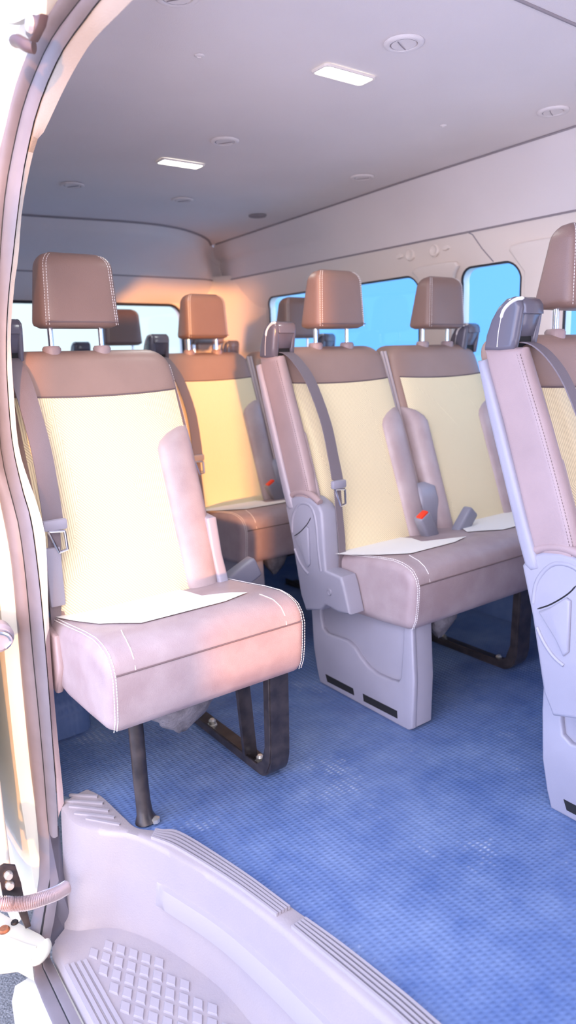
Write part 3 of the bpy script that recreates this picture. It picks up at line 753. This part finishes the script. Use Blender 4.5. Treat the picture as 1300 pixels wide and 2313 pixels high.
rb = obj('roller_bracket', MB().slab([(1.149, 1.500), (1.105, 1.488), (1.120, 1.478), (1.145, 1.473), (1.160, 1.471), (1.175, 1.484), (1.175, 1.497)], .398, .412, .003, 2), 'brown_plastic', door, 40, label='dark brown roller bracket')
obj('roller', MB().lathe([(.001, .390), (.010, .391), (.012, .397), (.010, .402)], (0, 1.142, 1.486), 'x', 16), 'conduit', rb)
obj('stop_rod', MB().tube(cr([(.405, 1.256, 1.504), (.405, 1.224, 1.493), (.407, 1.200, 1.480), (.415, 1.190, 1.476)], 12), [.005, .0085]+[.0095]*10, 12), 'brown_plastic', door, 50, label='brown plastic stop rod')
# lower roller arm (pressed steel, cream) and its bolts
A_ = [(.220, 1.55), (.257, 1.479), (.291, 1.397), (.310, 1.355), (.315, 1.335), (.309, 1.317), (.290, 1.306), (.276, 1.306), (.253, 1.354), (.19, 1.40)]
la = obj('lower_arm', MB().slab(A_, -.186, -.175, .004, 2, tx=lambda q: (q[1], q[2], q[0])), 'arm', door, 40, label='cream pressed steel lower roller arm')
obj('arm_flange', MB().slab([(.18, 1.39), (.253, 1.349), (.274, 1.304), (.278, 1.312), (.258, 1.36), (.19, 1.405)], -.232, -.178, .003, 2, tx=lambda q: (q[1], q[2], q[0])), 'arm', la, 40)
obj('knuckle', MB().tube(cr([(.313, 1.338, -.181), (.312, 1.322, -.182), (.300, 1.308, -.184), (.284, 1.304, -.187), (.268, 1.318, -.19)], 16), [.004]+[.0085]*13+[.007, .002], 10), 'arm', la, 40)
obj('ridge', MB().tube(cr([(.19, 1.43, -.176), (.24, 1.40, -.175), (.275, 1.345, -.175), (.290, 1.325, -.175)], 14), .003, 6), 'arm', la, 40)
obj('rusty_screw', MB().lathe([(.001, -.170), (.009, -.169), (.012, -.173), (.012, -.178)], (.250, 1.415, 0), n=14), 'rust', la, label='rusty screw head')
obj('screw', MB().lathe([(.001, -.171), (.006, -.170), (.008, -.173), (.008, -.178)], (.274, 1.422, 0), n=14), 'slot', la, label='dark screw head')
m = MB(); m.slab([(.252, -.10), (.250, -.04), (.243, -.02), (.247, -.004), (.262, -.001), (.283, -.014), (.290, -.06), (.292, -.10), (.297, -.15), (.299, -.172), (.287, -.172), (.282, -.15), (.272, -.10)], 1.385, 1.393, .003, 2, tx=lambda q: (q[1], q[0], q[2]))
hbk = obj('hinge_plate', m, 'black_metal', door, 40, label='dark bolted hinge plate')
for z in (-.026, -.050):
    obj('hinge_bolt', MB().lathe([(.001, 1.374), (.007, 1.374), (.009, 1.378), (.009, 1.386)], (.266, 0, z), 'y', 10), 'bolt', hbk)
ORG = Vector((0, 0, 0))
# spring conduit
P = cr([(.18, 1.40, -.065), (.235, 1.365, -.066), (.262, 1.358, -.077), (.29, 1.354, -.087), (.325, 1.358, -.096), (.355, 1.366, -.105), (.378, 1.378, -.112)], 240)
m = MB(); rr = []
for i, p in enumerate(P):
    rr.append(.0125+.0026*math.cos(2*PI*i/4))
m.tube(P, rr, 14)
thing('cable_conduit', m, 'conduit', 'coiled steel spring conduit running from the door to the step', 'cable conduit', org=(.3, 1.35, -.09), ang=20)

# ------------------------------------------------------------------ step
step = empty('entry_step', (.45, .9, -.22), 'pale mauve plastic step well with ribbed nosing and diamond tread below the floor', 'step')
ORG = Vector((.45, .9, -.22))
Tn = cr([(.419, 1.500, 0), (.418, 1.450, 0), (.428, 1.400, 0), (.460, 1.345, 0), (.499, 1.299, 0), (.528, 1.235, 0), (.547, 1.171, 0), (.580, 1.045, 0), (.603, .911, 0), (.613, .801, 0), (.623, .697, 0), (.63, .60, 0), (.64, .3, 0), (.66, -.8, 0)], 120)
Bt = cr([(.368, 1.392, 0), (.378, 1.380, 0), (.395, 1.364, 0), (.43, 1.345, 0), (.465, 1.315, 0), (.503, 1.250, 0), (.532, 1.170, 0), (.562, 1.050, 0), (.570, .92, 0), (.580, .76, 0), (.587, .60, 0), (.60, .4, 0), (.61, .1, 0), (.62, -.8, 0)], 120)
Nn = cr([(.49, 1.520, 0), (.505, 1.475, 0), (.511, 1.42, 0), (.515, 1.365, 0), (.523, 1.311, 0), (.560, 1.268, 0), (.594, 1.230, 0), (.633, 1.045, 0), (.652, .911, 0), (.671, .801, 0), (.683, .697, 0), (.69, .60, 0), (.70, .3, 0), (.72, -.8, 0)], 120)
ZB = -.222
rows_ = []
for n_, t_, b_ in zip(Nn, Tn, Bt):
    r = [Vector((n_.x+.004, n_.y, -.004)), Vector((n_.x, n_.y, .007)), n_.lerp(t_, .5)+Vector((0, 0, .010)), t_+(n_-t_)*.12+Vector((0, 0, .009))]
    d = (b_-t_)
    for q, z in ((.0, .004), (.03, -.004), (.06, -.014), (.14, -.04), (.24, -.07), (.40, -.11), (.56, -.15), (.72, -.185), (.84, -.205), (.95, -.216)):
        p = t_+d*q; r.append(Vector((p.x, p.y, z)))
    p = b_; r.append(Vector((p.x-.0, p.y, ZB)))
    rows_.append(r)
nr = len(rows_[0])
m = MB(); m.add([p for r in rows_ for p in r], [(i*nr+j, i*nr+j+1, (i+1)*nr+j+1, (i+1)*nr+j) for i in range(119) for j in range(nr-1)])
obj('riser', m, 'step', step, 50)
# raised ledge along the riser
def ris(i, q):
    t_, b_ = Tn[i], Bt[i]; p = t_+(b_-t_)*q
    z = interp([(0, .004), (.06, -.014), (.14, -.04), (.24, -.07), (.40, -.11), (.56, -.15), (.72, -.185), (.84, -.205), (1, ZB)], q)
    return Vector((p.x, p.y, z))
i0 = min(range(120), key=lambda i: (Tn[i]-Vector((.545, 1.235, 0))).length)
rws = []
for i in range(i0, 118):
    e = min(1, (i-i0)/4); o = Vector((-.010*e, -.004*e, 0))
    rws.append([ris(i, .27), ris(i, .29)+o*.8+Vector((0, 0, .003)), ris(i, .36)+o*1.1, ris(i, .46)+o*.9, ris(i, .50)])
m = MB(); m.add([p for r in rws for p in r], [(i*5+j, i*5+j+1, (i+1)*5+j+1, (i+1)*5+j) for i in range(len(rws)-1) for j in range(4)])
obj('riser_ledge', m, 'step_rib', step, 40)
# tread
rows_ = []
for i in range(120):
    b_ = Bt[i]; y = min(b_.y, 1.366); a = Vector((.332, y, ZB-.004))
    c = Vector((b_.x, b_.y, ZB))
    rows_.append([Vector((a.x-.006, a.y, ZB-.06)), Vector((a.x, a.y, ZB-.006)), Vector((a.x+.006, a.y, ZB))]+[a.lerp(c, q)+Vector((0, 0, .004*(1-q))) for q in (.2, .5, .8, 1)])
nr = 7
m = MB(); m.add([p for r in rows_ for p in r], [(i*nr+j, i*nr+j+1, (i+1)*nr+j+1, (i+1)*nr+j) for i in range(119) for j in range(nr-1)])
obj('tread', m, 'step', step, 50)
btx = sorted((p.y, p.x) for p in Bt)
m = MB()
for k, x in enumerate((.338, .349, .361, .373)):
    m.strap([(x-.001, 1.292-.004*k, ZB+.002), (x-.001, -.5, ZB+.002)], (1, 0, 0), .0075, .004)
obj('tread_ribs', m, 'step_rib', step, 30)
m = MB(); p0 = .0185
for a in range(-40, 46):
    for b in range(-40, 46):
        x = .394+(a+b)*.0165; y = 1.285+(a-b)*-.0270
        if y < .45 or y > 1.31: continue
        lim = interp(btx, y)-.034
        if x < .392 or x > lim or y > 1.305-(x-.39)*.35: continue
        hx, hy = .0120, .0200
        R = [(x-hx, y), (x, y-hy), (x+hx, y), (x, y+hy)]
        R2 = [(x+(u-x)*.82, y+(w-y)*.82) for u, w in R]
        k = len(m.v)
        m.v += [(u, w, ZB) for u, w in R]+[(u, w, ZB+.0042) for u, w in R2]
        m.f += [(k+4, k+5, k+6, k+7)]+[(k+j, k+(j+1) % 4, k+4+(j+1) % 4, k+4+j) for j in range(4)]
obj('diamond_tread', m, 'step_rib', step, 15, label='raised diamond grip pattern')
m = MB()
for a, b in (((.441, 1.519), (.501, 1.471)), ((.425, 1.503), (.501, 1.438)), ((.426, 1.477), (.500, 1.403)), ((.426, 1.444), (.501, 1.372)), ((.440, 1.409), (.500, 1.340))):
    m.strap([(a[0]+.006, a[1], .0105), (b[0]-.004, b[1], .0105)], (0, 1, 0), .006, .005)
for q in (.28, .42, .56, .70, .84):
    for s0, s1 in ((44, 74), (76, 118)):
        m.strap([(p.x, p.y, .0125) for p in [Tn[i].lerp(Nn[i], q) for i in range(s0, s1)]], (1, .3, 0), .0046, .008)
obj('nosing_ribs', m, 'step_rib', step, 30, label='raised ribs along the nosing')
ORG = Vector((0, 0, 0))
# speckled lower guard behind the conduit
m = MB(); m.add([(.392, 1.52, -.06), (.412, 1.51, -.05), (.375, 1.42, -.12), (.385, 1.40, -.20), (.370, 1.395, -.235), (.337, 1.385, -.25), (.335, 1.388, -.21), (.352, 1.42, -.16)], [(0, 1, 3, 2), (0, 2, 7), (2, 3, 4, 7), (7, 4, 5, 6)])
struct('trim_14', m, 'plastic_dark')['label'] = 'dark dusty guard behind the spring conduit'

# ------------------------------------------------------------------ ceiling fittings
def lamp(x, y, lab):
    z = zc(x, y); o = empty('ceiling_lamp', (x, y, z), lab, 'ceiling lamp', 'lit ceiling lamps')
    global ORG; ORG = Vector((x, y, z))
    P = rrect(-.079, .079, -.031, .031, .012, 4); Q = rrect(-.073, .073, -.026, .026, .010, 4)
    m = MB(); n = len(P)
    m.add([(x+a, y+b, z-.001) for a, b in P]+[(x+a*.98, y+b*.96, z-.006) for a, b in P]+[(x+a, y+b, z-.006) for a, b in Q]+[(x+a, y+b, z-.002) for a, b in Q],
          [(k*n+i, k*n+(i+1) % n, (k+1)*n+(i+1) % n, (k+1)*n+i) for k in range(3) for i in range(n)])
    obj('lamp_bezel', m, 'trim_pale', o, 30)
    m = MB(); m.add([(x+a, y+b, z-.004) for a, b in Q], [tuple(range(n))])
    obj('lamp_lens', m, 'lamp', o, 30, label='glowing white lens')
    ORG = Vector((0, 0, 0))
lamp(1.213, 1.389, 'large bright rectangular ceiling lamp, the nearer of the two')
lamp(1.216, 2.205, 'smaller-looking bright ceiling lamp farther back, above the orange seat')
def vent(x, y, lab, r=.043, rot=.6):
    z = zc(x, y); o = empty('air_vent', (x, y, z), lab, 'air vent', 'round ceiling air vents')
    global ORG; ORG = Vector((x, y, z))
    obj('vent_ring', MB().lathe([(r, z-.0005), (r*.98, z-.004), (r*.85, z-.007), (r*.70, z-.0055), (r*.66, z-.001)], (x, y, 0), n=32), 'headliner', o, 50)
    d = MB(); d.lathe([(.001, z-.004), (r*.62, z-.005), (r*.64, z-.001)], (x, y, 0), n=28)
    obj('vent_disc', d, 'headliner', o, 40)
    c, s = math.cos(rot), math.sin(rot); g = MB()
    arc = [(-.02+.006*math.cos(t), .045*math.sin(t)) for t in [(-.62+1.24*i/10) for i in range(11)]]
    g.tube([(x+(a+.02)*c*1-b*s*.9, y+(a+.02)*s+b*c*.9, z-.0055) for a, b in arc], .0010, 6)
    ring = [(x+r*.645*math.cos(t), y+r*.645*math.sin(t), z-.0035) for t in [2*PI*i/28+.4 for i in range(21)]]
    g.tube(ring, .0013, 6)
    obj('vent_flap', g, 'groove', o, 60); ORG = Vector((0, 0, 0))
vent(.715, 1.275, 'air vent cut by the top edge of the photo')
vent(1.214, 1.196, 'large round air vent just beside the nearer ceiling lamp', rot=2.0)
vent(1.884, 1.281, 'round air vent at the right edge, above the cut-off seat headrest', rot=2.0)
vent(1.878, 2.055, 'small round air vent close to the ceiling edge seam, mid photo')
vent(1.226, 1.945, 'small round air vent right above the farther ceiling lamp')
vent(1.45, 2.63, 'faint grey air vent behind the farther ceiling lamp')
vent(1.00, 2.61, 'dim air vent in the dark left part of the ceiling')
def clip(x, y, r, lab, mt='headliner'):
    z = zc(x, y)
    thing('ceiling_clip', MB().lathe([(r, z-.0005), (r*.9, z-.003), (r*.55, z-.004), (r*.5, z-.0015), (.001, z-.0015)], (x, y, 0), n=18), mt, lab, 'clip', org=(x, y, z))
clip(.875, 1.475, .011, 'small round ceiling clip left of the nearer lamp')
clip(1.705, 1.52, .010, 'small round ceiling clip between vent and ceiling edge')
z = zc(1.9, 2.76)
thing('ceiling_speaker', MB().lathe([(.04, z-.001), (.037, z-.006), (.02, z-.008), (.001, z-.006)], (1.88, 2.74, 0), n=24), 'groove', 'dark small round speaker at the rear of the ceiling', 'speaker', org=(1.88, 2.74, z))
# coat hooks on the upper trim
for y, lab in ((2.088, 'round coat hook on the far upper trim, left of the pair'), (1.961, 'round coat hook on the far upper trim, right of the pair')):
    x = wx(1.391)-.002
    o = empty('coat_hook', (x, y, 1.391), lab, 'coat hook', 'coat hooks above the side windows'); ORG = Vector((x, y, 1.391))
    obj('hook_disc', MB().lathe([(.001, x-.001), (.014, x-.002), (.018, x-.006), (.022, x-.004), (.024, x+.004)], (0, y, 1.391), 'x', 20), 'trim_pale', o, 50)
    s = 1 if y > 2 else -1
    obj('hook_cap', MB().lathe([(.001, x-.006), (.012, x-.005), (.016, x+.002)], (0, y+s*.058, 1.392), 'x', 16, 1.2, .6), 'trim_pale', o, 50)
    ORG = Vector((0, 0, 0))

# ------------------------------------------------------------------ light
W = bpy.data.worlds.new('sky'); SC.world = W; W.use_nodes = True
t = W.node_tree; t.nodes.clear()
wo = t.nodes.new('ShaderNodeOutputWorld'); bg = t.nodes.new('ShaderNodeBackground')
tc = t.nodes.new('ShaderNodeTexCoord'); sx = t.nodes.new('ShaderNodeSeparateXYZ')
t.links.new(tc.outputs['Generated'], sx.inputs[0])
r = t.nodes.new('ShaderNodeValToRGB')          # from the sunset side (-y) round to the far side (+y)
mr = t.nodes.new('ShaderNodeMapRange'); mr.inputs['From Min'].default_value = -1; mr.inputs['From Max'].default_value = 1
t.links.new(sx.outputs['Y'], mr.inputs['Value']); t.links.new(mr.outputs[0], r.inputs['Fac'])
e = r.color_ramp.elements
e[0].position = 0; e[0].color = (4.3, 3.5, 3.3, 1)
e[1].position = 1; e[1].color = (.60, .70, .75, 1)
x_ = e.new(.55); x_.color = (1.75, 2.2, 3.6, 1)
x_ = e.new(.74); x_.color = (.24, .50, 1.0, 1)
x_ = e.new(.88); x_.color = (.24, .48, 1.0, 1)
x_ = e.new(.94); x_.color = (.52, .66, .74, 1)
r2 = t.nodes.new('ShaderNodeValToRGB'); t.links.new(mr.outputs[0], r2.inputs['Fac'])
e = r2.color_ramp.elements
e[0].position = 0; e[0].color = (2.2, 2.1, 2.6, 1)
e[1].position = 1; e[1].color = (.60, .70, .75, 1)
for p_, c_ in ((.35, (.7, .9, 1.6, 1)), (.6, (.30, .55, 1.05, 1)), (.88, (.24, .48, 1.0, 1)), (.94, (.52, .66, .74, 1))):
    x_ = e.new(p_); x_.color = c_
m2 = t.nodes.new('ShaderNodeMapRange'); m2.inputs['From Min'].default_value = -.05; m2.inputs['From Max'].default_value = .3
t.links.new(sx.outputs['X'], m2.inputs['Value'])
mxs = t.nodes.new('ShaderNodeMix'); mxs.data_type = 'RGBA'
t.links.new(m2.outputs[0], mxs.inputs['Factor']); t.links.new(r.outputs['Color'], mxs.inputs[6]); t.links.new(r2.outputs['Color'], mxs.inputs[7])
t.links.new(mxs.outputs[2], bg.inputs['Color']); bg.inputs['Strength'].default_value = 1.0
t.links.new(bg.outputs[0], wo.inputs[0])
sun = bpy.data.lights.new('sun', 'SUN'); sun.energy = 3.0; sun.color = (1, .40, .10); sun.angle = math.radians(1.6)
so = bpy.data.objects.new('sun', sun); COL.objects.link(so)
d = Vector((.452, .892, -.030)).normalized()
# added unseen slabs, stepped in height to shade the cabin from the sun
dn = Vector((.452, .892, 0)).normalized(); pn = Vector((dn.y, -dn.x, 0))
def blocker_box(s0, s1, h):
    L = 3.6; c0 = dn*(1.9-L); z1 = h+L*.030
    return [(c0+pn*s_+dn*o_+Vector((0, 0, zz)))[:] for s_ in (s0, s1) for o_ in (0, -.12) for zz in (-.7, z1)]
for k, (s0, s1, h) in enumerate(((-3, -.355, -.5), (-.355, -.30, .46), (-.30, .05, 1.30), (.05, .30, .30), (.30, .475, 1.06), (.475, 3.2, 1.9))):
    V = blocker_box(s0, s1, h)
    struct('sun_blocker_%d' % (k+1), MB().add(V, [(0, 1, 3, 2), (4, 6, 7, 5), (0, 4, 5, 1), (2, 3, 7, 6), (1, 5, 7, 3), (0, 2, 6, 4)]), 'trim_pale')
so.rotation_euler = d.to_track_quat('-Z', 'Y').to_euler()
for x, y in ((1.213, 1.389), (1.216, 2.205)):
    a = bpy.data.lights.new('lamp_glow', 'AREA'); a.shape = 'RECTANGLE'; a.size = .14; a.size_y = .05; a.energy = 1.2; a.color = (.95, 1, .97)
    ao = bpy.data.objects.new('lamp_glow', a); COL.objects.link(ao); ao.location = (x, y, zc(x, y)-.008)

# ------------------------------------------------------------------ camera
cam = bpy.data.cameras.new('camera'); co = bpy.data.objects.new('camera', cam); COL.objects.link(co)
R0 = ((0.8037, -0.1481, 0.5762), (-0.5943, -0.1540, 0.7905), (-0.0283, -0.9769, -0.2116))
mt = Matrix.Identity(4)
for i in range(3):
    mt[i][0] = R0[i][0]; mt[i][1] = -R0[i][1]; mt[i][2] = -R0[i][2]
mt[2][3] = 1.0
co.matrix_world = mt
cam.sensor_fit = 'VERTICAL'; cam.sensor_height = 36; cam.lens = 1596.19/2313*36; cam.clip_start = .02
cam.dof.use_dof = True; cam.dof.focus_distance = 1.5; cam.dof.aperture_fstop = 3.2
SC.camera = co
vs = SC.view_settings; vs.view_transform = 'Standard'; vs.look = 'None'; vs.exposure = 0.84; vs.gamma = 1; vs.use_curve_mapping = False
SC.cycles.max_bounces = 8; SC.cycles.diffuse_bounces = 5; SC.cycles.transparent_max_bounces = 12
SC.cycles.use_denoising = True
